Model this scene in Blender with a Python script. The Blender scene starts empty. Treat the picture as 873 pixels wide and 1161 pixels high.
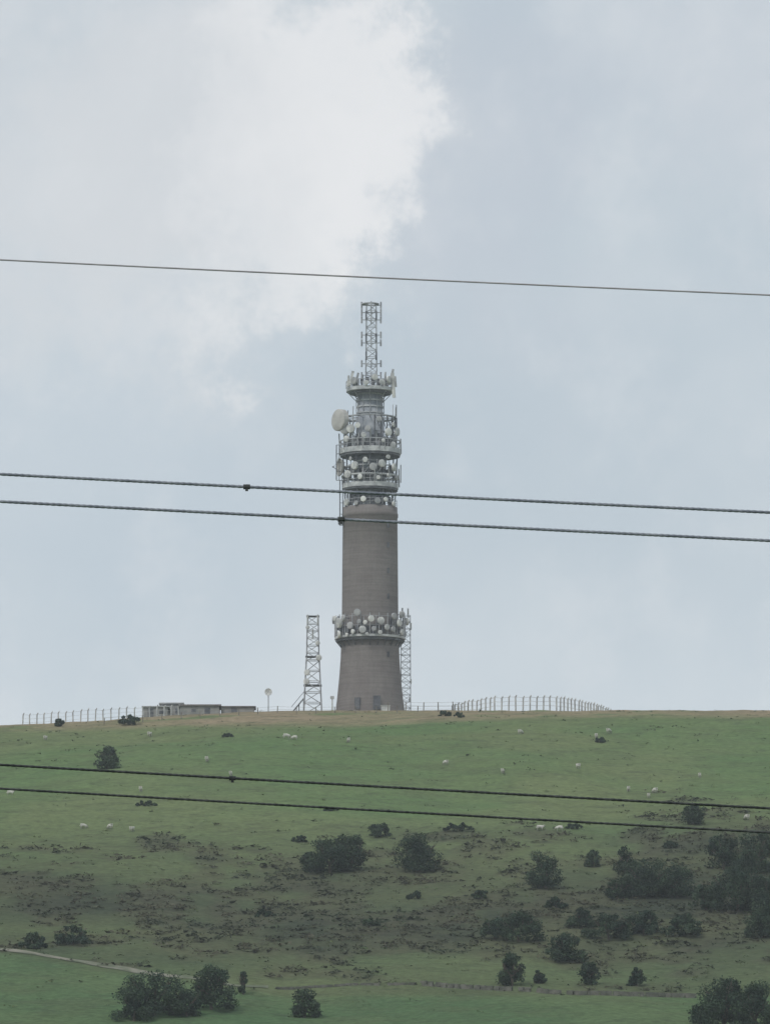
import bpy, math, random
import numpy as np
from mathutils import Vector, Matrix
random.seed(7); RNG=np.random.default_rng(11)
scene=bpy.context.scene
rad=math.radians

# ------------------------------------------------------------------ camera
F=6450.0; CX,CY=436.5,580.5; PITCH=rad(7.71)
cam_d=bpy.data.cameras.new("camera"); cam=bpy.data.objects.new("camera",cam_d)
scene.collection.objects.link(cam); scene.camera=cam
cam.location=(0,0,0); cam.rotation_euler=(math.pi/2+PITCH,0,0)
cam_d.sensor_fit='VERTICAL'; cam_d.sensor_height=24; cam_d.sensor_width=18
cam_d.lens=24*F/1161.0; cam_d.clip_start=0.5; cam_d.clip_end=30000
def bearing(px,py):
    a=(px-CX)/F; b=(CY-py)/F
    x=a; y=math.cos(PITCH)-b*math.sin(PITCH); z=math.sin(PITCH)+b*math.cos(PITCH)
    return x/y, z/y
def to_survey(x,y,z):
    fy=y*math.cos(PITCH)+z*math.sin(PITCH); uy=-y*math.sin(PITCH)+z*math.cos(PITCH)
    fy=np.where(fy<1,1,fy)
    return CX+F*x/fy, CY-F*uy/fy

# ------------------------------------------------------------------ noise
TAB=np.random.default_rng(5).random((256,256))
def vnoise(x,y,o=0):
    x=np.asarray(x,float)+o*17.3; y=np.asarray(y,float)+o*31.7
    xi=np.floor(x).astype(int); yi=np.floor(y).astype(int)
    fx=x-xi; fy=y-yi; fx=fx*fx*(3-2*fx); fy=fy*fy*(3-2*fy)
    g=lambda a,b:TAB[a&255,b&255]
    return (g(xi,yi)*(1-fx)+g(xi+1,yi)*fx)*(1-fy)+(g(xi,yi+1)*(1-fx)+g(xi+1,yi+1)*fx)*fy
def fbm(x,y,o=0,n=4):
    s=0;a=.5;t=0
    for i in range(n):
        s=s+a*vnoise(x*2**i,y*2**i,o+i*3); t+=a; a*=.5
    return s/t
def sstep(a,b,x):
    t=np.clip((x-a)/(b-a),0,1); return t*t*(3-2*t)

# ------------------------------------------------------------------ terrain
PY=[-9000,-300,0,30,100,250,400,500,600,650,700,800,900,960,994,1005,1030,1100,1300,2000,4000,15000]
PZ=[0,-1.5,-1.7,-2.3,-6,-10,-6,5,21.5,31,42,65,85.2,95.3,99.6,99.8,100.0,98,85,40,10,0]
yy=np.arange(-9000,15000,2.0); zz=np.interp(yy,PY,PZ)
k=np.exp(-0.5*(np.arange(-20,21)*2/7.0)**2); k/=k.sum()
zz=np.convolve(np.pad(zz,20,mode='edge'),k,mode='valid')
def height_raw(x,y):
    x=np.asarray(x,float); y=np.asarray(y,float)
    z=np.interp(y,yy,zz)
    hill=sstep(520,700,y)*(1-sstep(1500,3000,y))
    top=sstep(930,985,y)
    z=z-2.7*sstep(14,75,-x)*sstep(700,980,y)
    z=z+hill*(1-top*0.97)*((fbm(x/70,y/70,1,3)-.5)*5+(fbm(x/16,y/22,2,3)-.5)*1.7)
    z=z+hill*(fbm(x/3.5,y/3.5,4,2)-.5)*.38
    z=z+sstep(150,900,np.abs(x))*(fbm(x/400,y/400,6,3)-.5)*30*hill
    return z
def geo(a,b,n): 
    return np.sign(a)*np.geomspace(abs(a),abs(b),n)
xs=np.concatenate([geo(-9000,-150,22)[:-1],np.arange(-140,140.1,1.15),geo(150,9000,22)[1:]])
ys=np.concatenate([geo(-9000,-20,14),[0,20,40,60,80],np.arange(110,600,22.),np.arange(610,1060,1.25),geo(1075,15000,22)])
X,Y=np.meshgrid(xs,ys); Z=height_raw(X,Y)
def hgt(x,y):
    i=int(np.clip(np.searchsorted(xs,x)-1,0,len(xs)-2)); j=int(np.clip(np.searchsorted(ys,y)-1,0,len(ys)-2))
    a=(x-xs[i])/(xs[i+1]-xs[i]); b=(y-ys[j])/(ys[j+1]-ys[j])
    return float((Z[j,i]*(1-a)+Z[j,i+1]*a)*(1-b)+(Z[j+1,i]*(1-a)+Z[j+1,i+1]*a)*b)
def site(px,py):
    """where the surveyed sight line meets the hillside"""
    bx,bz=bearing(px,py)
    for y in np.arange(612,1040,0.8):
        if hgt(bx*y,y)>=bz*y: return Vector((bx*y,y,hgt(bx*y,y)))
    return Vector((bx*996,996,hgt(bx*996,996)))

def np_mesh(name,V,Fc,k=4):
    V=np.asarray(V,np.float32); Fc=np.asarray(Fc,np.int32)
    me=bpy.data.meshes.new(name); me.vertices.add(len(V)); me.vertices.foreach_set("co",V.ravel())
    me.loops.add(Fc.size); me.loops.foreach_set("vertex_index",Fc.ravel())
    n=len(Fc); me.polygons.add(n); me.polygons.foreach_set("loop_start",np.arange(n,dtype=np.int32)*k)
    me.polygons.foreach_set("loop_total",np.full(n,k,np.int32)); me.update(calc_edges=True)
    return me
def link(name,me,parent=None,mats=()):
    o=bpy.data.objects.new(name,me); scene.collection.objects.link(o)
    for m in mats: me.materials.append(m)
    if parent: o.parent=parent
    return o
def empty(name,loc):
    o=bpy.data.objects.new(name,None); o.location=loc; scene.collection.objects.link(o); return o

# ------------------------------------------------------------------ materials
class NT:
    def __init__(s,tree): s.t=tree; s.n=tree.nodes; s.l=tree.links
    def add(s,typ,**kw):
        n=s.n.new(typ)
        for a,b in kw.items(): setattr(n,a,b)
        return n
    def put(s,sock,v):
        if isinstance(v,bpy.types.NodeSocket): s.l.new(v,sock)
        else: sock.default_value=v
    def math(s,op,a,b=0.0,c=0.0,clamp=False):
        n=s.add('ShaderNodeMath',operation=op,use_clamp=clamp)
        s.put(n.inputs[0],a); s.put(n.inputs[1],b); s.put(n.inputs[2],c); return n.outputs[0]
    def noise(s,vec,scale,detail=4,rough=.55,dist=0):
        n=s.add('ShaderNodeTexNoise'); s.put(n.inputs['Vector'],vec)
        n.inputs['Scale'].default_value=scale; n.inputs['Detail'].default_value=detail
        n.inputs['Roughness'].default_value=rough; n.inputs['Distortion'].default_value=dist
        return n.outputs['Fac']
    def mix(s,f,a,b,mode='MIX'):
        n=s.add('ShaderNodeMix',data_type='RGBA',blend_type=mode)
        s.put(n.inputs[0],f)
        s.put(n.inputs[6],a if isinstance(a,bpy.types.NodeSocket) else (*a,1)); s.put(n.inputs[7],b if isinstance(b,bpy.types.NodeSocket) else (*b,1))
        return n.outputs[2]
    def rng(s,v,a,b,c=0,d=1,smooth=True):
        n=s.add('ShaderNodeMapRange',interpolation_type='SMOOTHSTEP' if smooth else 'LINEAR')
        s.put(n.inputs[0],v)
        for i,q in zip((1,2,3,4),(a,b,c,d)): n.inputs[i].default_value=q
        return n.outputs[0]
def material(name,rough=.9):
    m=bpy.data.materials.new(name); m.use_nodes=True
    nt=NT(m.node_tree); b=m.node_tree.nodes['Principled BSDF']
    b.inputs['Roughness'].default_value=rough
    b.inputs['Specular IOR Level'].default_value=.2
    return m,nt,b
def coords(nt,scale=(1,1,1),obj=True):
    tc=nt.add('ShaderNodeTexCoord'); mp=nt.add('ShaderNodeMapping')
    nt.l.new(tc.outputs['Object'],mp.inputs[0]); mp.inputs['Scale'].default_value=scale
    return mp.outputs[0]
def simple(name,c1,c2,scale=1.5,rough=.8,metal=0):
    m,nt,b=material(name,rough); v=coords(nt)
    f=nt.rng(nt.noise(v,scale,3,.6),.35,.65)
    nt.put(b.inputs['Base Color'],nt.mix(f,c1,c2)); b.inputs['Metallic'].default_value=metal
    return m

M_steel=simple("galvanised_steel",(.30,.31,.33),(.48,.49,.51),1.2,.6)
M_dark=simple("dark_steel",(.08,.085,.10),(.17,.175,.19),1.0,.7)
M_white=simple("dish_white",(.42,.43,.43),(.76,.76,.73),.55,.85)
M_cream=simple("dish_cream",(.44,.43,.41),(.54,.525,.50),.8,.9)
M_deck=simple("painted_deck",(.38,.395,.41),(.62,.63,.63),.5,.8)
M_core=simple("core_cladding",(.25,.275,.31),(.38,.40,.43),.6,.8)
M_post=simple("concrete_post",(.42,.42,.42),(.60,.60,.58),.9,.8)
M_wood=simple("fence_wood",(.16,.14,.12),(.28,.26,.22),2,.9)

# tower concrete
M_conc,nt,b=material("board_marked_concrete",.95)
v=coords(nt,(1,1,1)); vs=coords(nt,(.9,.9,.06)); vb=coords(nt,(.10,.10,1.9))
n1=nt.noise(v,.22,4,.6); n2=nt.noise(vs,1.4,4,.7); n3=nt.noise(vb,1.5,3,.6); n4=nt.noise(v,1.7,3,.7)
c=nt.mix(nt.rng(n1,.3,.7),(.182,.160,.155),(.235,.213,.203))
c=nt.mix(nt.rng(n2,.42,.75,0,.5),c,(.150,.135,.133))
c=nt.mix(nt.rng(n3,.40,.62,0,.35),c,(.285,.262,.25))
c=nt.mix(nt.rng(n4,.45,.7,0,.45),c,(.165,.15,.147))
wv=nt.add('ShaderNodeTexWave',wave_type='BANDS',bands_direction='Z'); nt.put(wv.inputs['Vector'],v)
wv.inputs['Scale'].default_value=.33; wv.inputs['Distortion'].default_value=.4
c=nt.mix(nt.rng(wv.outputs['Fac'],.0,.22,.16,0),c,(.11,.10,.095))
nt.put(b.inputs['Base Color'],c)

# ground
M_gr,nt,b=material("moorland_grass",1.0); b.inputs['Specular IOR Level'].default_value=.0
at=nt.add('ShaderNodeAttribute',attribute_name="cover"); v=coords(nt,(1,1,1)); vx=coords(nt,(.5,1,1))
big=nt.noise(v,.035,2,.6); mid=nt.noise(vx,.20,5,.7); fine=nt.noise(v,1.1,3,.7); vf=nt.noise(vx,.5,4,.68,.6)
c=at.outputs['Color']
c=nt.mix(nt.rng(big,.35,.65,0,.30),c,(.165,.185,.088))
c=nt.mix(nt.rng(mid,.47,.63,0,.40),c,(.090,.102,.058))
c=nt.mix(nt.rng(vf,.52,.66,0,.46),c,(.058,.076,.047))
g=nt.rng(fine,.25,.75,.68,1.32,False)
vm=nt.add('ShaderNodeVectorMath',operation='SCALE'); nt.put(vm.inputs[0],c); nt.put(vm.inputs['Scale'],g)
nt.put(b.inputs['Base Color'],vm.outputs[0])

# foliage
def foliage(name,dark,light,scale):
    m,nt,b=material(name,.9); b.inputs['Specular IOR Level'].default_value=.0
    geo_=nt.add('ShaderNodeNewGeometry'); f=nt.noise(geo_.outputs['Position'],scale,2,.6)
    c=nt.mix(nt.rng(f,.35,.65),dark,light)
    at=nt.add('ShaderNodeAttribute',attribute_name="tone")
    vm=nt.add('ShaderNodeVectorMath',operation='SCALE'); nt.put(vm.inputs[0],c); nt.put(vm.inputs['Scale'],at.outputs['Fac'])
    nt.put(b.inputs['Base Color'],vm.outputs[0]); return m
M_leaf=foliage("hawthorn_foliage",(.030,.050,.036),(.056,.084,.050),.5)
M_brk=foliage("bracken_foliage",(.050,.064,.041),(.092,.088,.060),.07)
M_rush=foliage("rush_foliage",(.065,.095,.045),(.125,.15,.07),.12)
M_bark=simple("bark",(.06,.05,.04),(.12,.10,.08),3,.95)

# ------------------------------------------------------------------ ground mesh with land cover
PXv,PYv=to_survey(X,Y,Z)
wx=(fbm(X/25,Y/40,9,4)-.5); wy=(fbm(X/25,Y/40,14,4)-.5)
PXd=PXv+wx*160; PYd=PYv+wy*60
ZON=[(120,1015,250,40,.88),(330,1065,270,48,.90),(650,1045,300,58,1.0),(830,1000,170,72,1.0),(560,950,260,24,.50),
     (120,965,220,24,.40),(450,1005,260,42,.76),(720,955,190,28,.55),(40,1060,110,18,.7),(640,850,240,14,.22),(250,835,90,8,.30),(430,1112,150,12,.6)]
W=np.zeros_like(PXd)
for (a,bb,rx,ry,w) in ZON: W=np.maximum(W,w*np.exp(-(((PXd-a)/rx)**2+((PYd-bb)/ry)**2)))
green=np.exp(-(((PXd-560)/240)**2+((PYd-1095)/14)**2))*.35+sstep(1082,1094,PYv-(PXv*0.15-6))*(1-sstep(280,380,PXd))*.9+sstep(1126,1133,PYv)*.9
W=np.clip(W-green*.9,0,1)
n=fbm(X/6,Y/11,20,5)
BR=sstep(.46,.62,n+ (W-.45)*.55)*sstep(.05,.3,W)
def col(c): return np.array(c)[None,None,:]
def mixc(a,b_,f): return a*(1-f[...,None])+b_*f[...,None]
C=np.ones(X.shape+(3,))*col((.114,.178,.076))
C=mixc(C,col((.158,.185,.090)),sstep(.42,.62,fbm(X/40,Y/60,30,4))*.65)
C=mixc(C,col((.085,.108,.060)),sstep(910,1000,PYv)*.8)
C=mixc(C,col((.078,.140,.066)),np.clip(green,0,1)*.85)
C=mixc(C,col((.062,.075,.050)),sstep(.2,.75,W)*.68)
C=mixc(C,col((.074,.070,.052)),BR*.68)
C=mixc(C,col((.042,.052,.040)),sstep(.55,.9,W)*sstep(.40,.58,fbm(X/9,Y/12,41,4))*.8)
st=(1-sstep(816,825,PYv+wy*10-4*(PXv<480)))*sstep(930,955,Y)
C=mixc(C,col((.28,.225,.150)),st*sstep(.15,.38,fbm(X/9,Y/9,50,3)))
nx,ny=len(xs),len(ys)
idx=np.arange(nx*ny).reshape(ny,nx)
quads=np.stack([idx[:-1,:-1],idx[:-1,1:],idx[1:,1:],idx[1:,:-1]],-1).reshape(-1,4)
me=np_mesh("hillside",np.stack([X,Y,Z],-1).reshape(-1,3),quads)
ca=me.color_attributes.new("cover",'FLOAT_COLOR','POINT')
ca.data.foreach_set("color",np.concatenate([C.reshape(-1,3),np.ones((nx*ny,1))],1).astype(np.float32).ravel())
me.polygons.foreach_set("use_smooth",np.ones(len(quads),bool))
hill=link("hillside",me,None,[M_gr])

def lookup(A,x,y):
    i=int(np.clip(np.searchsorted(xs,x)-1,0,nx-1)); j=int(np.clip(np.searchsorted(ys,y)-1,0,ny-1)); return A[j,i]

# ------------------------------------------------------------------ clumps (bracken / rushes)
def clumps(name,mat,pts,tri=16):
    V=[];T=[]
    for (x,y,r,h,t) in pts:
        z=hgt(x,y)
        a=RNG.random(tri)*2*np.pi; q=np.sqrt(RNG.random(tri))*r
        c_=np.stack([x+np.cos(a)*q,y+np.sin(a)*q,z+h*(1-(q/r)**2)*RNG.uniform(.2,1,tri)],-1)
        s=(r*RNG.uniform(.14,.30,tri))[:,None,None]
        V.append((c_[:,None,:]+RNG.normal(size=(tri,3,3))*s*np.array([1,1,.5])).reshape(-1,3)); T.append(t*RNG.uniform(.75,1.25,tri))
    V=np.concatenate(V); T=np.concatenate(T); n=len(V)//3
    me=np_mesh(name,V,np.arange(n*3).reshape(-1,3),3)
    a=me.attributes.new("tone",'FLOAT','FACE'); a.data.foreach_set("value",T.astype(np.float32))
    return link(name,me,None,[mat])
pts=[];pr=[]
for _ in range(60000):
    x=RNG.uniform(-85,85); y=RNG.uniform(640,985)
    if abs(x)>y*.072+4: continue
    bv=lookup(BR,x,y); w=lookup(W,x,y)
    if RNG.random()<bv*.33: pts.append((x,y,RNG.uniform(.4,1.15),RNG.uniform(.2,.6),RNG.uniform(.75,1.2)))
    elif RNG.random()<.02+.10*w: pr.append((x,y,RNG.uniform(.25,.8),RNG.uniform(.15,.45),RNG.uniform(.6,1.15)))
clumps("bracken",M_brk,pts,16); clumps("rushes",M_rush,pr,9)

# ------------------------------------------------------------------ mesh builder
class MB:
    def __init__(s): s.v=[]; s.f=[]
    def add(s,vs,fs):
        o=len(s.v); s.v+= [tuple(p) for p in vs]; s.f+=[tuple(i+o for i in f) for f in fs]
    def cyl(s,p,q,r0,r1=None,n=4,caps=True,phase=0):
        p=Vector(p);q=Vector(q); r1=r0 if r1 is None else r1
        d=(q-p).normalized(); u=d.orthogonal().normalized()
        if abs(d.z)<.99:
            u=d.cross(Vector((0,0,1))).normalized()
        w=d.cross(u)
        A=[p+(u*math.cos(t)+w*math.sin(t))*r0 for t in [2*math.pi*(i+.5)/n+phase for i in range(n)]]
        B=[q+(u*math.cos(t)+w*math.sin(t))*r1 for t in [2*math.pi*(i+.5)/n+phase for i in range(n)]]
        fs=[(i,(i+1)%n,n+(i+1)%n,n+i) for i in range(n)]
        if caps: fs+=[tuple(range(n))[::-1],tuple(range(n,2*n))]
        s.add(A+B,fs)
    def beam(s,p,q,w=.12): s.cyl(p,q,w*.7,None,4)
    def lathe(s,prof,n=64,c=(0,0,0),close=False):
        vs=[];fs=[];m=len(prof)
        for r,z in prof:
            for i in range(n):
                t=2*math.pi*i/n; vs.append((c[0]+r*math.cos(t),c[1]+r*math.sin(t),c[2]+z))
        rr=range(m) if close else range(m-1)
        for j in rr:
            k=(j+1)%m
            for i in range(n): fs.append((j*n+i,j*n+(i+1)%n,k*n+(i+1)%n,k*n+i))
        s.add(vs,fs)
    def box(s,c,d,rz=0):
        R=Matrix.Rotation(rz,3,'Z'); c=Vector(c)
        vs=[c+R@Vector((sx*d[0]/2,sy*d[1]/2,sz*d[2]/2)) for sx in(-1,1) for sy in(-1,1) for sz in(-1,1)]
        s.add(vs,[(0,1,3,2),(4,6,7,5),(0,4,5,1),(2,3,7,6),(0,2,6,4),(1,5,7,3)])
    def obj(s,name,mat,parent=None,smooth=False):
        me=bpy.data.meshes.new(name); me.from_pydata(s.v,[],s.f); me.update()
        if smooth:
            for p in me.polygons: p.use_smooth=True
        return link(name,me,parent,[mat])
def lattice(mb,c,hw0,hw1,z0,z1,bays,w=.11,w2=.07,rot=0):
    c=Vector(c)
    def cor(i,t):
        h=hw0+(hw1-hw0)*t; a=rot+math.pi/4+i*math.pi/2
        return c+Vector((h*1.414*math.cos(a),h*1.414*math.sin(a),z0+(z1-z0)*t))
    for i in range(4):
        mb.beam(cor(i,0),cor(i,1),w)
        for k in range(bays):
            a,bq=k/bays,(k+1)/bays
            mb.beam(cor(i,bq),cor((i+1)%4,bq),w2)
            if k%2: mb.beam(cor(i,a),cor((i+1)%4,bq),w2)
            else: mb.beam(cor((i+1)%4,a),cor(i,bq),w2)
def dish(mb,mbs,c,d,r,style='drum',back=1.0):
    c=Vector(c); d=Vector(d).normalized(); u=d.orthogonal().normalized(); w=d.cross(u); n=20
    if style=='drum': prof=[(.3,-.55),(.75,-.45),(1,-.30),(1,.22),(.92,.27),(.6,.33),(.2,.36)]
    else: prof=[(.12,-.42),(.45,-.36),(.8,-.18),(1,.05),(1.0,.10),(.93,.08),(.75,-.06),(.42,-.22),(.1,-.28)]
    vs=[];fs=[]
    for a,z in prof:
        for i in range(n):
            t=2*math.pi*i/n; vs.append(c+(u*math.cos(t)+w*math.sin(t))*a*r+d*z*r)
    m=len(prof)
    for j in range(m-1):
        for i in range(n): fs.append((j*n+i,j*n+(i+1)%n,(j+1)*n+(i+1)%n,(j+1)*n+i))
    fs.append(tuple(range(n))[::-1]); fs.append(tuple(range((m-1)*n,m*n)))
    mb.add(vs,fs)
    if style!='drum':
        for a in (0,2.1,4.2):
            mbs.beam(c+(u*math.cos(a)+w*math.sin(a))*r*.9,c+d*r*.75,.05)
        mbs.cyl(c+d*r*.65,c+d*r*.85,.12,.12,8)
    mbs.beam(c-d*r*.4,c-d*(r*.4+back),.12)
    mbs.beam(c-d*(r*.4+back*.5)+Vector((0,0,-r)),c-d*(r*.4+back*.5)+Vector((0,0,r)),.1)

# ------------------------------------------------------------------ telecom tower
S=.156
TX=(419.5-CX)/F*1000
tower=empty("telecommunications_tower",(TX,1000,99.6)); tower.scale=(1,1,1.014)
def P(x,y): return ((x-419.5)*.155,(806-y)*S)   # metres across / up from tower foot
m=MB()
prof=[(6.25,-1.2),(6.12,0),(5.85,2.2),(5.6,4.6),(5.38,7),(5.2,9.5),(5.12,12.1)]
m.lathe(prof,80)
m.lathe([(5.12,12.1),(5.02,12.4),(4.98,18),(4.9,28),(4.84,34.2),(4.95,34.3),(4.95,34.9),(4.84,35),(4.84,36.0),(4.5,36.05),(0.01,36.05)],80)
m.obj("concrete_shaft",M_conc,tower,True)
m=MB(); # door + slit windows
m.box((1.2,-6.1,1.2),(1.3,.3,2.4)); m.box((-2.2,-5.75,1.1),(1.0,.25,2.0),-.35)
for z in (9.8,20,24.5,29,32.5): m.box((3.2,-3.85 if z>13 else -4.2,z),(.35,.3,.9),.7)
m.obj("doors_and_slit_windows",M_dark,tower)

def pol(R,deg,z): t=rad(deg); return Vector((R*math.sin(t),-R*math.cos(t),z))
def rail(mb,R,z,h,n=28,w=.07):
    for i in range(n):
        a=360*i/n; mb.beam(pol(R,a,z),pol(R,a,z+h),w)
        for hh in (h,h*.5): mb.beam(pol(R,a,z+hh),pol(R,a+360/n,z+hh),w)
def ring_slab(mb,ri,ro,z0,z1): mb.lathe([(ri,z0),(ro,z0),(ro,z1),(ri,z1)],64,close=True)
deck=MB(); st_=MB(); dk=MB(); wh=MB(); cr=MB(); gy=MB()
def ddish(*a):
    dish(gy if random.random()<.30 else wh,dk,*a)
# lower gallery
ring_slab(dk,4.9,5.95,12.35,12.75); ring_slab(deck,5.0,6.25,12.8,13.2)
rail(st_,6.25,13.2,3.2,36,.07)
for i in range(24):
    a=15*i; dk.beam(pol(5.1,a,11.4),pol(6.1,a,12.6),.14)
    st_.beam(pol(6.2,a,13.3),pol(6.2,a,16.9),.11)
low=[(384,708,1.0,-75),(384,721,.75,-60),(389,703,.7,-50),(405,698,.75,-20),(397,712,.75,-35),(400,719,.5,-30),(411,717,.75,-10),(407,708,.5,-15),
     (414,709,.45,-5),(421,705,.65,5),(432,707,.75,15),(424,716,.5,5),(439,714,.6,30),(447,701,.65,40),(446,716,.6,38),(453,708,.75,55),(456,718,.65,70),(393,722,.4,-40),
     (456,698,.65,68),(431,720,.45,15),(416,722,.35,0),(380,702,.55,-80)]
for (x,y,r,a) in low:
    lx,z=P(x,y); an=math.degrees(math.asin(max(-1,min(1,lx/6.75))))
    ddish(pol(6.75,an,z),pol(1,an+random.uniform(-30,30),random.uniform(-.08,.08)),r*.85)
for k in range(12): 
    an=105+k*13.5; ddish(pol(6.7,an,random.uniform(14,16.6)),pol(1,an+random.uniform(-15,15),0),random.uniform(.5,.9))
for k in range(20):
    a=-90+k*9.5; dk.box(pol(5.6,a,13.9+random.random()*1.4),(.6,.5,random.uniform(.7,1.8)),rad(a))

# core
co=MB()
co.lathe([(2.75,36.05),(2.75,45.2),(2.5,45.2),(2.5,52),(2.25,52.1),(2.25,57.2),(1.7,57.3),(.01,57.35)],40)
co.obj("upper_core",M_core,tower,True)
for z in (37.2,38.3,42.5,44,48,49.5,51,52.6,53.7,54.8,55.9): ring_slab(deck,1.9,2.95 if z<46 else 2.42,z,z+.22)
for a in range(0,360,30): st_.beam(pol(2.45,a,52.0),pol(2.45,a,56.3),.1)
# shaft-head frame, small dishes
rail(st_,4.75,36.05,1.2,26,.06)
for a in range(0,360,30):
    dk.beam(pol(4.3,a,36),pol(4.6,a,39.4),.15); dk.beam(pol(4.3,a,36),pol(4.5,a+30,39.4),.08)
for (x,y,r) in [(393,571,.6),(404,573,.4),(412,569,.5),(428,571,.55),(437,569,.4),(446,573,.45)]:
    lx,z=P(x,y); an=math.degrees(math.asin(max(-1,min(1,lx/4.9)))); ddish(pol(5.0,an,z),pol(1,an,0),r)
# platform 1
ring_slab(deck,2.6,5.0,39.3,40.1); ring_slab(dk,2.7,4.9,38.95,39.25)
rail(st_,5.0,40.1,1.2,30,.07); ring_slab(deck,4.3,5.1,41.4,41.6)
for (x,y,r) in [(394,540,.7),(402,531,.75),(408,544,.5),(414,525,.5),(423,533,.7),(433,529,.7),(447,532,.75),(441,542,.45),(429,545,.4),(450,543,.45),(397,523,.4),(440,521,.4)]:
    lx,z=P(x,y); an=math.degrees(math.asin(max(-1,min(1,lx/5.3)))); ddish(pol(5.3,an,z),pol(1,an+random.uniform(-25,25),0),r*.95)
for a in range(0,360,30):
    dk.beam(pol(4.6,a,40),pol(4.8,a,45.3),.16); st_.beam(pol(4.6,a,40.1),pol(4.7,a+30,43),.08)
    st_.beam(pol(4.6,a+15,40),pol(4.8,a+15,44),.09)
ring_slab(st_,4.5,4.75,43.0,43.2)
# platform 2
ring_slab(deck,2.5,5.45,45.4,46.3); ring_slab(dk,2.6,5.3,45.0,45.35)
rail(st_,5.45,46.3,1.3,30,.07); ring_slab(st_,5.3,5.5,47.6,47.75)
for (x,y,r) in [(397,489,.75),(405,486,.5),(392,500,.55),(417,490,.55),(430,479,.5),(441,493,.7),(447,484,.45),(450,492,.55),(446,507,.55),(412,497,.45),(435,503,.35)]:
    lx,z=P(x,y); an=math.degrees(math.asin(max(-1,min(1,lx/5.5)))); ddish(pol(5.4,an,z),pol(1,an+random.uniform(-25,25),0),r)
for a in list(range(10,100,15))+list(range(-160,-10,30))+[120,150,180]:
    (dk if a>0 else st_).beam(pol(4.7,a,46),pol(4.7,a,51.9),.17)
for a in range(10,85,15):
    dk.beam(pol(4.7,a,46.2),pol(4.7,a+15,49),.1); dk.beam(pol(4.7,a+15,49),pol(4.7,a,51.9),.1); dk.beam(pol(4.7,a,49),pol(4.7,a+15,49),.13)
for a in range(-160,-20,30): st_.beam(pol(4.6,a,46.2),pol(4.3,a+30,51),.09)
ring_slab(st_,4.2,4.75,51.8,52.0)
for a in range(0,360,30): st_.beam(pol(2.3,a,51.8),pol(4.5,a,51.8),.12)
for k in range(14):
    a=-90+k*14; dk.box(pol(3.7,a,47+random.random()*1.2),(.7,.6,random.uniform(.8,2.0)),rad(a)); dk.box(pol(3.6,a+5,41.2+random.random()*1.5),(.6,.6,random.uniform(.7,1.8)),rad(a))
    dk.box(pol(3.4,a,37+random.random()),(.6,.5,random.uniform(.7,1.6)),rad(a)); gy.box(pol(4.2,a+7,46.9+random.random()*2.8),(.35,.3,random.uniform(.6,1.6)),rad(a)); gy.box(pol(4.2,a+3,41+random.random()*2.4),(.35,.3,random.uniform(.6,1.4)),rad(a))
# whip aerials and odd brackets so the tiers are uneven
for k in range(22):
    a=-100+k*10+random.uniform(-4,4); z=random.choice([40.2,46.3,46.3,51.9]); R_=5.5 if z<50 else 4.7
    p_=pol(R_,a,z+random.uniform(-.8,.3)); gy.beam(p_,p_+Vector((random.uniform(-.1,.1),0,random.uniform(1.4,3.4))),random.uniform(.07,.16))
# large dishes on the left
lx,z=P(385,478); dish(cr,dk,(lx,-2.4,z),(-.80,-.60,.02),1.95,'drum',2.0)
st_.beam((lx+.9,-1.6,z),(-3,-1.2,z),.2); st_.beam((lx+.9,-1.4,z-1.2),(-2.4,-1,z-3),.16)
lx,z=P(385,530); dish(cr,dk,(lx,-1.0,z),(-.95,-.3,0),1.65,'bowl',1.2)
st_.beam((lx+.4,-1,z),(-2.6,-.6,z),.2)
lx,z=P(391,485); dish(gy,dk,(lx,-3.2,z-.6),(-.3,-.9,0),.9)
lx,z=P(450,490); dish(wh,dk,(lx+.1,-1.2,z),(.9,-.4,0),.75)
# left service riser
for x_,y0,y1 in [(385,596,545),(381,545,505)]:
    lx,z0=P(x_,y0); _,z1=P(x_,y1); dk.beam((lx,-1.2,z0),(lx,-1.2,z1),.13); dk.beam((lx+.5,-1.2,z0),(lx+.5,-1.2,z1),.1)
    for q in range(5):
        zq=z0+(z1-z0)*q/4; dk.beam((lx,-1.2,zq),(lx+1.6,-1.2,zq),.09)
lx,z=P(386,592); dk.box((lx,-1.4,z),(.9,.9,.9))
# platform 4 and antennas
ring_slab(deck,1.8,4.25,56.5,57.1); rail(st_,4.25,57.1,1.2,24,.08); ring_slab(dk,1.9,3.6,56.1,56.45)
for a in range(0,360,45): st_.beam(pol(2.2,a,54.6),pol(4.0,a,56.4),.12)
for i,(x0,y0,x1,y1,w) in enumerate([(396,439,400,422,.36),(402,441,406,424,.3),(447,452,445,424,.34),(441,438,446,420,.3),(436,440,437,423,.2),(410,440,411,426,.2),(394,440,395,427,.2),(449,440,448,428,.2)]):
    a0,z0=P(x0,y0); a1,z1=P(x1,y1); (wh if i%2==0 else gy).beam((a0,-2.2,z0),(a1,-2.2,z1),w*1.3)
for (x,y,r) in [(401,434,.65),(425,431,.55),(433,436,.5),(441,432,.6),(415,437,.45)]:
    lx,z=P(x,y); an=math.degrees(math.asin(max(-1,min(1,lx/4.4)))); ddish(pol(4.4,an,z),pol(1,an,0),r)
for k in range(10): dk.box(pol(3.0,-90+k*20,57.6+random.random()*.6),(.5,.5,random.uniform(.8,2.0)),rad(k*30))
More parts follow.
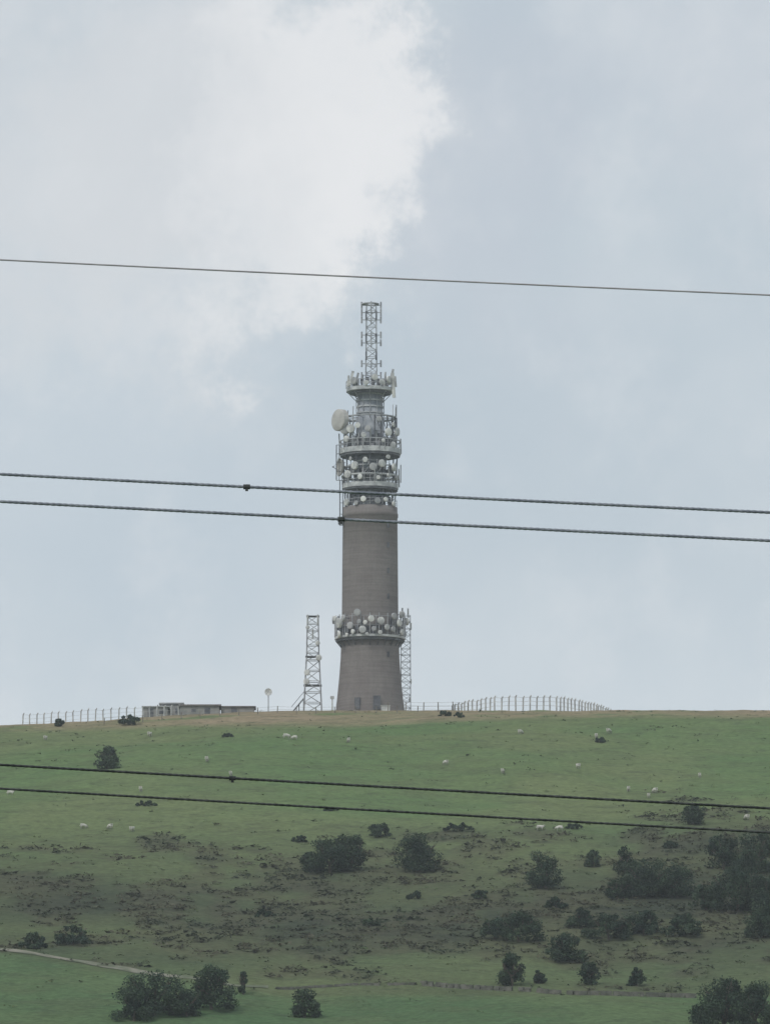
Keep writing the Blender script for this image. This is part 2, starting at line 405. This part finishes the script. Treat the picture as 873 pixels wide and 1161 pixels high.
# lattice mast
mast=MB(); lattice(mast,(.2,0,0),1.0,.85,57.2,72.2,11,.16,.10)
for z in (71.9,70.6,69.3,66.6,65.2,61.5,59.4):
    for s in (-1,1):
        mast.beam((.2,0,z),(.2+s*1.75,-.4,z),.13); mast.beam((.2+s*1.7,-.4,z-.6),(.2+s*1.7,-.4,z+.6),.22)
        mast.beam((.2,s*1.7,z-.5),(.2,s*1.7,z+.5),.16)
ring_slab(mast,.9,1.6,72.1,72.25)
mast.obj("lattice_mast",M_steel,tower)
for z in (70,66,62.8): 
    for s in (-1,1): dk.box((.2+s*.9,-1.1,z),(.3,.25,1.5))
dk.obj("dark_steelwork",M_dark,tower); st_.obj("railings_and_struts",M_steel,tower); deck.obj("gallery_decks",M_deck,tower,False)
M_gy=simple("weathered_radome",(.30,.31,.32),(.45,.45,.45),.7,.85)
wh.obj("microwave_dishes",M_white,tower,False); gy.obj("weathered_dishes",M_gy,tower,False); cr.obj("large_dishes",M_cream,tower,False)

# ------------------------------------------------------------------ ridge-top objects
def wx_(px,y=1000): return (px-CX)/F*y*1.0087
def foot(px,y=1000): x=wx_(px,y); return Vector((x,y,hgt(x,y)-.15))
# small lattice tower
e=empty("lattice_antenna_tower",foot(355,1001)); m=MB()
lattice(m,(0,0,0),1.6,1.15,0,9.5,5,.17,.12); lattice(m,(0,0,0),1.1,.95,9.5,17.3,6,.15,.10)
m.obj("steel_frame",M_steel,e)
m=MB()
m.box((0,0,5.0),(3.2,2.6,.16)); m.box((0,0,10.1),(2.6,2.4,.14)); m.box((0,0,17.3),(2.3,2.2,.12))
m.beam((-3.7,-1.4,0),(-1.4,-1.4,2.8),.16); m.beam((-3.7,-.6,0),(-1.4,-.6,2.8),.16); m.beam((-3.7,-1.4,1.1),(-1.4,-1.4,3.9),.09)
for q in range(8): m.beam((-3.7+q*.3,-1.4,q*.37),(-3.7+q*.3,-.6,q*.37),.1)
m.beam((-2.4,-1.0,0),(-2.4,-1.0,1.6),.12); m.beam((-1.6,-1,2.6),(-1.6,-1,0),.12)
m.obj("platforms_and_stair",M_dark,e)
m=MB(); ms=MB()
for (x,z,s) in [(-1.0,7.2,1),(1.1,9.8,1),(-1.1,5.6,1),(.9,12.4,.7),(-.9,15.2,.6)]: dish(m,ms,(x,-1.5,z),(x*.4,-1,0),.42*s+.1,'drum',.6)
for (x,z) in [(-.9,16.6),(.9,16.6),(0,14)]: m.beam((x,-1.1,z-.9),(x,-1.1,z+.9),.22)
m.obj("dishes",M_white,e); ms.obj("dish_mounts",M_dark,e)
# right-hand ladder mast
e=empty("cable_ladder_mast",foot(460,1003)); m=MB(); lattice(m,(0,0,0),.85,.8,0,17.6,15,.10,.07)
for z in (3.5,7,10.5,14): m.beam((0,-.9,z),(-2.2,-2,z),.1)
m.obj("steel_frame",M_steel,e)
m=MB(); 
for (x,z,h) in [(-.6,17.5,1.4),(.4,17.2,1.6),(.9,15,1.2),(.9,5.4,.8),(.7,2.2,.8)]: m.beam((x,-.9,z),(x,-.9,z+h),.2)
m.obj("antennas",M_white,e)
# round dish on a pole
e=empty("satellite_dish_on_pole",foot(305,1000)); m=MB(); ms=MB()
ms.cyl((0,0,0),(0,0,3.9),.11,.09,8); dish(m,ms,(0,-.3,3.95),(.1,-1,.05),.66,'bowl',.3)
m.obj("reflector",M_white,e); ms.obj("pole",M_steel,e)
# marker post
e=empty("white_marker_post",foot(377,994)); m=MB(); m.cyl((0,0,0),(0,0,2.6),.16,.12,8); m.box((0,0,2.5),(.7,.4,.5)); m.obj("post",M_white,e)
# equipment cabinet at tower foot
e=empty("equipment_cabinet",foot(437,990)); m=MB(); m.box((0,0,.55),(1.5,.8,1.1)); m.box((0,0,1.14),(1.7,1.0,.08)); m.obj("body",M_white,e)
# buildings
M_wall=simple("rendered_wall",(.24,.24,.235),(.34,.33,.315),.8,.9)
M_roof=simple("felt_roof",(.10,.09,.085),(.16,.145,.13),.8,.9)
M_rooflt=simple("sheet_roof",(.34,.35,.36),(.46,.46,.46),.8,.7)
def shed(name,px0,px1,y,h,roof_h,wall,roof,dep=6,op=()):
    x0,x1=wx_(px0,y),wx_(px1,y); z=hgt((x0+x1)/2,y)-.3; L=x1-x0
    e=empty(name,((x0+x1)/2,y,z)); m=MB(); m.box((0,0,(h)/2),(L,dep,h)); m.obj("walls",wall,e)
    m=MB(); a=L/2+.3; d=dep/2+.3
    vs=[(-a,-d,h+.003),(a,-d,h+.003),(a,d,h+.003),(-a,d,h+.003),(-a,-d,h+.15),(a,-d,h+.15),(a,d,h+.15),(-a,d,h+.15),(-a,0,h+.15+roof_h),(a,0,h+.15+roof_h)]
    m.add(vs,[(0,1,2,3),(0,4,5,1),(2,6,7,3),(4,8,9,5),(7,6,9,8),(0,3,7,8,4),(1,5,9,6,2)]); m.obj("roof",roof,e)
    m=MB()
    for f_,door in op:
        xx=-L/2+f_*L
        if door: m.box((xx,-dep/2-.01,h*.45),(1.0,.06,h*.85))
        else: m.box((xx,-dep/2-.01,h*.62),(.8,.05,h*.28))
    m.obj("windows_and_door",M_dark,e)
shed("equipment_building",165,192,1004,2.4,.2,M_wall,M_rooflt,6,[(.3,1),(.75,0)])
shed("equipment_building",184,208,1009,3.4,.3,M_wall,M_rooflt,4,[(.3,0),(.8,0)])
shed("low_stone_building",206,250,1003,2.0,.45,M_wall,M_roof,5,[(.35,0),(.7,1)])
shed("low_stone_building",252,289,1004,1.5,.35,M_wall,M_roof,5,[(.4,1)])

# security fences
def fence(name,path,h,step,mat,w=.13,rails=(1.0,.55),crank=.35,wire=.035):
    e=empty(name,(0,0,0)); m=MB(); r=MB(); last=None; acc=0
    pts=[]
    for (a,b_) in zip(path[:-1],path[1:]):
        a=Vector(a);b_=Vector(b_);n_=max(1,int((b_-a).length/step))
        for i in range(n_): pts.append(a.lerp(b_,i/n_))
    pts.append(Vector(path[-1]))
    for p in pts:
        z=hgt(p.x,p.y); hh=h*random.uniform(.95,1.05); lean=random.uniform(-.08,.08)
        q=Vector((p.x,p.y,z-.2)); t=Vector((p.x+lean,p.y,z+hh)); m.beam(q,t,w)
        if crank: m.beam(t,t+Vector((crank*.6,-crank*.5,crank*.8)),w*.8)
        if last is not None:
            for f in rails: r.beam(last[0].lerp(last[1],f),q.lerp(t,f),wire)
        last=(q,t)
    m.obj("posts",mat,e); r.obj("rails",mat,e)
fl=[(wx_(a,y),y) for a,y in [(28,1001),(60,999),(110,997),(163,998),(212,1001)]]
fence("security_fence",fl,2.1,1.25,M_post,.17,(1.0,.7,.4),.35,.04)
arc=[(wx_(px,y),y) for px,y in [(512,1018),(530,1011),(560,1003),(600,998),(630,1001),(655,1009),(672,1016),(690,1026)]]
fence("security_fence",arc,2.75,1.35,M_post,.20,(1.0,.75,.5),.35,.055)
fence("field_fence",[(wx_(a,y),y) for a,y in [(120,968),(250,972),(380,975),(520,976)]],1.15,3.2,M_wood,.11,(.95,.6),0,.025)
fence("field_fence",[(wx_(a,y),y) for a,y in [(440,988),(480,990),(530,984)]],1.5,2.6,M_wood,.12,(.95,.6),0,.03)

# ------------------------------------------------------------------ path and wall
def ribbon(name,pts,w,mat,off=.07):
    V=[];Q=[]
    P_=[site(*p) for p in pts]; dense=[]
    for a,b_ in zip(P_[:-1],P_[1:]):
        n_=max(1,int((b_-a).length/.8)); dense+=[a.lerp(b_,i/n_) for i in range(n_)]
    for i,p in enumerate(dense):
        q=dense[min(i+1,len(dense)-1)]; o=dense[max(i-1,0)]; d=(q-o); d.z=0; d.normalize(); s=Vector((-d.y,d.x,0))
        ww=w*(.45+1.0*float(vnoise(i*.13,3.3)))
        for k in (-1,-.33,.33,1):
            x,y=p.x+s.x*ww/2*k,p.y+s.y*ww/2*k; V.append((x,y,hgt(x,y)+off))
    for i in range(len(dense)-1):
        for k in range(3): Q.append((i*4+k,i*4+k+1,i*4+k+5,i*4+k+4))
    m=MB(); m.add(V,Q); return m.obj(name,mat,None,True)
M_path=simple("gravel_track",(.11,.13,.08),(.25,.235,.19),.35,1)
ribbon("path",[(-40,1074),(60,1086),(130,1097),(215,1110),(265,1118),(312,1121)],1.9,M_path)
M_stone=simple("drystone",(.10,.105,.085),(.18,.175,.15),1.2,1)
def wall(name,pts,h=1.0):
    P_=[site(*p) for p in pts]; m=MB()
    for a,b_ in zip(P_[:-1],P_[1:]):
        L=(b_-a).length; n_=max(1,int(L/.75)); an=math.atan2(b_.y-a.y,b_.x-a.x)
        for i in range(n_):
            p=a.lerp(b_,(i+.5)/n_); z=hgt(p.x,p.y)
            if random.random()<.05: continue
            for lv in range(3):
                m.box((p.x+random.uniform(-.1,.1),p.y+random.uniform(-.06,.06),z-.1+(lv+.5)*h/3),(.74+random.uniform(-.15,.1),.5-.08*lv,h/3*random.uniform(.85,1.15)),an+random.uniform(-.08,.08))
    m.obj(name,M_stone)
wall("dry_stone_wall",[(470,1118),(560,1123),(650,1128),(790,1132)],.6)
wall("dry_stone_wall",[(312,1122),(400,1117),(470,1118)],.35)

# ------------------------------------------------------------------ trees and shrubs
def tree(px,py,wpx,hpx,name="hawthorn_tree",dens=1.0):
    p=site(px,py); s=p.y/F*1.01; Wd=wpx*s; H=hpx*s
    m=MB(); nl=random.randint(4,6); tip=[]
    th=H*.32; m.cyl((0,0,-.3),(random.uniform(-.15,.15)*Wd*.3,0,th),.055*H*.8,.035*H*.8,8)
    for i in range(nl):
        a=2*math.pi*i/nl+random.random(); r=Wd*random.uniform(.2,.36); e_=Vector((math.cos(a)*r,math.sin(a)*r*.8,H*random.uniform(.5,.8)))
        m.cyl((0,0,th*random.uniform(.5,.98)),e_,.03*H*.8,.01*H,6); tip.append(e_)
        for j in range(2): m.cyl(e_*.7,e_+Vector((random.uniform(-1,1),random.uniform(-1,1),random.uniform(.1,.8)))*H*.16,.012*H,.004*H,5)
    ntr=len(m.f)
    cl=[]
    nc=int(16+Wd*2.6)
    for i in range(nc):
        a=random.random()*2*math.pi; q=math.sqrt(random.random()); zt=random.random()**1.15
        R=Wd*.5*(1-.66*max(0,zt-.2)**1.3)*.86
        cl.append((Vector((math.cos(a)*q*R,math.sin(a)*q*R*.85,H*(.10+.76*zt))),random.uniform(.11,.22)*min(Wd,H*1.2)))
    V=[];T=[]
    for c_,r in cl:
        n_=int(150*dens*max(.5,r)**1.4)+30
        d=RNG.normal(size=(n_,3)); d/=np.linalg.norm(d,axis=1)[:,None]
        rr=r*RNG.uniform(.35,1.15,n_)**.7
        pos=np.array(c_)+d*rr[:,None]*np.array([1,1,.8]); pos[:,2]=np.maximum(pos[:,2],.05*H*RNG.random(n_))
        tn=RNG.uniform(.72,1.28)
        sz=RNG.uniform(.08,.17,n_)
        u=RNG.normal(size=(n_,3)); u/=np.linalg.norm(u,axis=1)[:,None]; w_=np.cross(u,d+RNG.normal(size=(n_,3))*.5); w_/=np.linalg.norm(w_,axis=1)[:,None]+1e-6
        q=np.stack([pos-u*sz[:,None],pos+w_*sz[:,None]*.7,pos+u*sz[:,None],pos-w_*sz[:,None]*.7],1)
        V.append(q.reshape(-1,3)); T.append(tn*RNG.uniform(.75,1.25,n_))
    V=np.concatenate(V);T=np.concatenate(T); o=len(m.v); nq=len(V)//4
    vs=m.v+[tuple(r_) for r_ in V.tolist()]; fs=m.f+[tuple(o+4*i+k for k in range(4)) for i in range(nq)]
    me=bpy.data.meshes.new(name); me.from_pydata(vs,[],fs); me.materials.append(M_bark); me.materials.append(M_leaf)
    mi=np.zeros(len(fs),np.int32); mi[ntr:]=1; me.polygons.foreach_set("material_index",mi)
    at_=me.attributes.new("tone",'FLOAT','FACE'); at_.data.foreach_set("value",np.concatenate([np.ones(ntr),T]).astype(np.float32))
    me.update(); ob=link(name,me); ob.location=p; return ob
TR=[(122,872,32,25),(374,990,58,40),(398,988,48,42),(352,988,28,22),(474,988,64,44),(618,1008,42,46),(785,936,30,26),(708,992,28,34),(672,984,18,20),
    (735,1018,70,46),(768,1018,52,38),(820,986,44,40),(858,990,56,48),(836,1034,74,52),(868,1030,48,40),(800,1032,36,30),(588,1068,66,34),(560,1066,38,24),
    (640,1092,46,36),(690,1066,64,30),(730,1062,54,28),(580,1118,36,40),(667,1117,26,26),(722,1119,20,22),(611,1116,16,16),(175,1152,84,50),(152,1158,50,42),(240,1146,58,52),
    (212,1154,44,34),(345,1154,38,32),(822,1170,72,64),(856,1174,64,62),(795,1162,32,24),(38,1076,42,20),(84,1072,46,22),(865,1064,44,38),(276,1128,12,28),(700,1020,40,24),(660,1052,40,22),(775,1062,50,26)]
for t in TR: tree(*t)
SH=[(148,822,34,12),(68,824,16,9),(165,914,30,6),(430,949,30,16),(340,955,20,8),(376,920,20,4),(258,836,16,4),(680,842,14,6),
    (520,943,40,9),(505,812,20,7),(520,814,14,6),(760,962,20,8),(650,940,24,7),(470,1020,20,9),(300,1040,24,9),(545,1020,26,10),(630,1030,30,12),(420,1050,22,9)]
for t in SH: tree(*t,name="gorse_bush")

# ------------------------------------------------------------------ sheep
def make_sheep(graz):
    vs=[(-.48,0,.66),(-.2,0,.68),(.15,0,.68),(.42,0,.70),(.60,0,.74 if not graz else .60),(.74,0,.90 if not graz else .38),(.92,0,.88 if not graz else .20)]
    rs=[.20,.27,.28,.24,.13,.10,.055]; es=[(i,i+1) for i in range(6)]
    for sx,s in ((-.42,1),(-.42,-1),(.36,1),(.36,-1)):
        i=len(vs); hind=sx<0
        vs+=[(sx,s*.14,.45),(sx+(.07 if hind else .0),s*.14,.34),(sx-(.05 if hind else .0),s*.14,.20),(sx,s*.14,.02)]
        rs+=[.10,.065,.04,.04]; es+=[(0 if hind else 3,i),(i,i+1),(i+1,i+2),(i+2,i+3)]
    i=len(vs); vs+=[(-.62,0,.60),(-.66,0,.42)]; rs+=[.06,.04]; es+=[(0,i),(i,i+1)]
    for s in (1,-1):
        i=len(vs); b_=vs[5]; vs.append((b_[0]-.03,s*.17,b_[2]+.05)); rs.append(.03); es.append((5,i))
    me=bpy.data.meshes.new("s"); me.from_pydata(vs,es,[]); o=bpy.data.objects.new("s",me); scene.collection.objects.link(o)
    o.modifiers.new("k",'SKIN'); 
    for q,r in zip(me.skin_vertices[0].data,rs): q.radius=(r,r)
    me.skin_vertices[0].data[1].use_root=True
    ss=o.modifiers.new("s",'SUBSURF'); ss.levels=1; ss.render_levels=1
    dg=bpy.context.evaluated_depsgraph_get(); nm=bpy.data.meshes.new_from_object(o.evaluated_get(dg)); bpy.data.objects.remove(o)
    nm.name="sheep"; nm.materials.clear(); nm.materials.append(M_sheep); return nm
M_sheep,nt,b=material("fleece",1.0)
tc=nt.add('ShaderNodeTexCoord'); sp=nt.add('ShaderNodeSeparateXYZ'); nt.l.new(tc.outputs['Object'],sp.inputs[0])
f=nt.math('MAXIMUM',nt.math('GREATER_THAN',sp.outputs[0],.66),nt.math('LESS_THAN',sp.outputs[2],.36))
wool=nt.mix(nt.noise(tc.outputs['Object'],14),(.48,.46,.41),(.70,.68,.62))
nt.put(b.inputs['Base Color'],nt.mix(f,wool,(.30,.29,.26)))
sm=[make_sheep(True),make_sheep(False)]
SP=[(325,838,.2),(334,839,2.9),(170,836,1.2),(235,864,1.4),(95,940,.3),(150,943,1.1),(690,832,1),(676,838,1.4),(735,906,1.5),(742,900,2.1),(712,898,1.6),(12,902,.1),
    (505,868,2.2),(570,878,1.3),(793,882,1.4),(846,930,2.0),(590,833,.9),(612,942,.1),(634,943,3.0),(160,898,1.5),(52,840,1.2),(395,842,1.8),(125,941,2.2),(655,872,1.9),(262,880,1.4)]
for i,(px,py,rz) in enumerate(SP):
    o=bpy.data.objects.new("sheep",sm[i%3==2]); scene.collection.objects.link(o); p=site(px,py)
    s=random.uniform(.78,.92); o.location=p+Vector((0,0,-.01)); o.rotation_euler=(0,0,rz); o.scale=(s,s,s)

# ------------------------------------------------------------------ overhead wires and poles
M_cab1=simple("aged_wire",(.36,.335,.355),(.44,.42,.435),3,.7)
M_cab2=simple("insulated_cable",(.17,.185,.22),(.27,.285,.32),6,.7)
M_cab3=simple("dark_cable",(.030,.033,.035),(.070,.074,.074),9,.7)
M_pole=simple("creosoted_pole",(.06,.045,.035),(.13,.10,.08),2,.9)
D=50.0; XP=24.0
def wire(name,pl,pr_,rr,mat,twist,curv=.0006,clamp=None,y=D):
    (bx0,bz0),(bx1,bz1)=bearing(*pl),bearing(*pr_)
    x0,z0,x1,z1=bx0*y,bz0*y,bx1*y,bz1*y
    sl=(z1-z0)/(x1-x0)
    zf=lambda x: z0+sl*(x-x0)+.5*curv*(x-x0)*(x-x1)
    strands=2 if twist else 1; n_=5; 
    st=.016 if twist else .5
    N=int(2*XP/st); V=[];Q=[]
    ii=np.arange(N+1); x=-XP+2*XP*ii/N
    for s in range(strands):
        base=s*(N+1)*n_
        ph=2*np.pi*x/.11+s*np.pi
        cy=y+(rr*.22*np.cos(ph) if twist else 0*x); cz=zf(x)+(rr*.22*np.sin(ph) if twist else 0); r=rr*(.82 if twist else 1)
        t=2*np.pi*np.arange(n_)/n_
        V.append(np.stack([np.repeat(x[:,None],n_,1),cy[:,None]+r*np.cos(t),cz[:,None]+r*np.sin(t)],-1).reshape(-1,3))
        a=base+(ii[:-1,None]*n_+np.arange(n_)[None]); b_=base+(ii[:-1,None]*n_+(np.arange(n_)+1)[None]%n_)
        Q.append(np.stack([a,b_,b_+n_,a+n_],-1).reshape(-1,4))
    me=np_mesh(name,np.concatenate(V),np.concatenate(Q)); o=link(name,me,None,[mat])
    if clamp:
        c=MB()
        for px in clamp:
            x=bearing(px,550)[0]*y; z=zf(x); c.cyl((x-.03,y,z),(x+.03,y,z),rr*1.6,rr*1.6,8); c.box((x,y,z-.022),(.025,.03,.03))
        c.obj("clamp",M_cab3,o)
    return zf
ends=[wire("overhead_wire",(0,294.5),(873,334.5),.0080,M_cab1,False,.0010),
 wire("overhead_cable",(0,537.5),(873,581),.0145,M_cab2,True,.0008,[280]),
 wire("overhead_cable",(0,568.5),(873,613),.0145,M_cab2,True,.0006,[387]),
 wire("overhead_cable",(0,867),(873,916.5),.0120,M_cab3,True,.0006,[265]),
 wire("overhead_cable",(0,894),(873,944),.0110,M_cab3,True,.0006)]
for s in (-1,1):
    x=s*XP; g=hgt(x,D); zs=[f(x) for f in ends]; top=max(zs)+.5
    e=empty("utility_pole",(x,D,g)); m=MB(); m.cyl((0,.22,-.3),(0,.22,top-g),.16,.11,14); m.obj("pole",M_pole,e)
    m=MB()
    for z in zs: m.box((0,.06,z-g-.06),(.08,.2,.05)); m.cyl((0,0,z-g-.12),(0,0,z-g-.012),.04,.05,8)
    m.obj("insulators",M_dark,e)

# ------------------------------------------------------------------ valley haze (real scattering air between viewer and hill)
m=MB(); m.box((0,590,150),(2400,1000,500)); 
M_haze=bpy.data.materials.new("haze"); M_haze.use_nodes=True; t_=M_haze.node_tree; t_.nodes.clear()
o_=t_.nodes.new('ShaderNodeOutputMaterial'); vsn=t_.nodes.new('ShaderNodeVolumeScatter'); vsn.inputs['Color'].default_value=(.92,.97,1,1); vsn.inputs['Density'].default_value=.00016; vsn.inputs['Anisotropy'].default_value=.2
t_.links.new(vsn.outputs[0],o_.inputs['Volume'])
m.obj("haze",M_haze)

# ------------------------------------------------------------------ world
SUN_EL,SUN_AZ=rad(48),rad(215)   # azimuth clockwise from +Y
w=bpy.data.worlds.new("World"); scene.world=w; w.use_nodes=True; nt=NT(w.node_tree)
for n_ in list(nt.n): nt.n.remove(n_)
out=nt.add('ShaderNodeOutputWorld')
sky=nt.add('ShaderNodeTexSky',sky_type='NISHITA'); sky.sun_disc=False; sky.sun_elevation=SUN_EL; sky.sun_rotation=SUN_AZ
b1=nt.add('ShaderNodeBackground'); nt.l.new(sky.outputs[0],b1.inputs[0]); b1.inputs[1].default_value=.09
tc=nt.add('ShaderNodeTexCoord'); sp=nt.add('ShaderNodeSeparateXYZ'); nt.l.new(tc.outputs['Generated'],sp.inputs[0])
G=tc.outputs['Generated']
ay=nt.math('MAXIMUM',nt.math('ABSOLUTE',sp.outputs[1]),.05)
k=F/1000
U=nt.math('MULTIPLY',nt.math('DIVIDE',sp.outputs[0],ay),k)
Vv=nt.math('MULTIPLY',nt.math('SUBTRACT',nt.math('DIVIDE',sp.outputs[2],ay),math.tan(PITCH)),k)
d1=nt.math('SUBTRACT',nt.noise(G,26,6,.68),.5); 
mp=nt.add('ShaderNodeMapping'); nt.l.new(G,mp.inputs[0]); mp.inputs['Location'].default_value=(3.1,7.7,1.3)
d2=nt.math('SUBTRACT',nt.noise(mp.outputs[0],26,6,.68),.5)
U2=nt.math('ADD',U,nt.math('MULTIPLY',d1,.50)); V2=nt.math('ADD',Vv,nt.math('MULTIPLY',d2,.50))
def blob(u,v,ru,rv,a,b_,Us=U2,Vs=V2):
    x=nt.math('DIVIDE',nt.math('SUBTRACT',Us,u),ru); y=nt.math('DIVIDE',nt.math('SUBTRACT',Vs,v),rv)
    d=nt.math('SQRT',nt.math('ADD',nt.math('MULTIPLY',x,x),nt.math('MULTIPLY',y,y)))
    return nt.rng(d,a,b_,1,0)
big=nt.noise(G,11,4,.55)
c=nt.mix(nt.rng(big,.35,.65),(.52,.60,.665),(.635,.695,.74))
hz=nt.rng(Vv,-.35,.05,1,0)
c=nt.mix(nt.math('MULTIPLY',hz,.6),c,(.67,.735,.785))
c=nt.mix(nt.math('MULTIPLY',blob(-.3,.02,.35,.22,.3,1.2),.55),c,(.53,.615,.69))
c=nt.mix(nt.math('MULTIPLY',blob(.16,.42,.16,.30,.2,1.1),.55),c,(.545,.595,.665))
c=nt.mix(nt.math('MULTIPLY',blob(.42,.5,.25,.2,.2,1.1),.4),c,(.69,.715,.76))
c=nt.mix(nt.math('MULTIPLY',blob(-.25,.42,.38,.26,.40,1.2),.75),c,(.70,.725,.75))
edge=blob(-.10,.41,.22,.235,.66,1.0)
c=nt.mix(nt.math('MULTIPLY',edge,nt.rng(U2,-.36,.0,.12,.85)),c,(.86,.87,.88))
c=nt.mix(nt.math('MULTIPLY',blob(-.10,.24,.20,.07,.2,1.1),.45),c,(.77,.80,.82))
c=nt.mix(nt.math('MULTIPLY',blob(.0,.36,.11,.10,.2,1.1),.45),c,(.86,.87,.88))
wis=nt.noise(G,55,4,.62); c=nt.mix(nt.rng(wis,.45,.75,0,.28),c,(.76,.79,.82))
b2=nt.add('ShaderNodeBackground'); nt.l.new(c,b2.inputs[0]); b2.inputs[1].default_value=1.05
mx=nt.add('ShaderNodeMixShader'); mx.inputs[0].default_value=.94
nt.l.new(b1.outputs[0],mx.inputs[1]); nt.l.new(b2.outputs[0],mx.inputs[2]); nt.l.new(mx.outputs[0],out.inputs[0])

sl=bpy.data.lights.new("sun",'SUN'); sl.energy=1.5; sl.angle=rad(12); sl.color=(1,.97,.92)
so=bpy.data.objects.new("sun",sl); scene.collection.objects.link(so)
dv=Vector((math.sin(SUN_AZ)*math.cos(SUN_EL),math.cos(SUN_AZ)*math.cos(SUN_EL),math.sin(SUN_EL)))
so.rotation_euler=dv.to_track_quat('Z','Y').to_euler(); so.location=(0,0,300)
scene.view_settings.view_transform='Standard'; scene.view_settings.look='None'; scene.view_settings.exposure=0
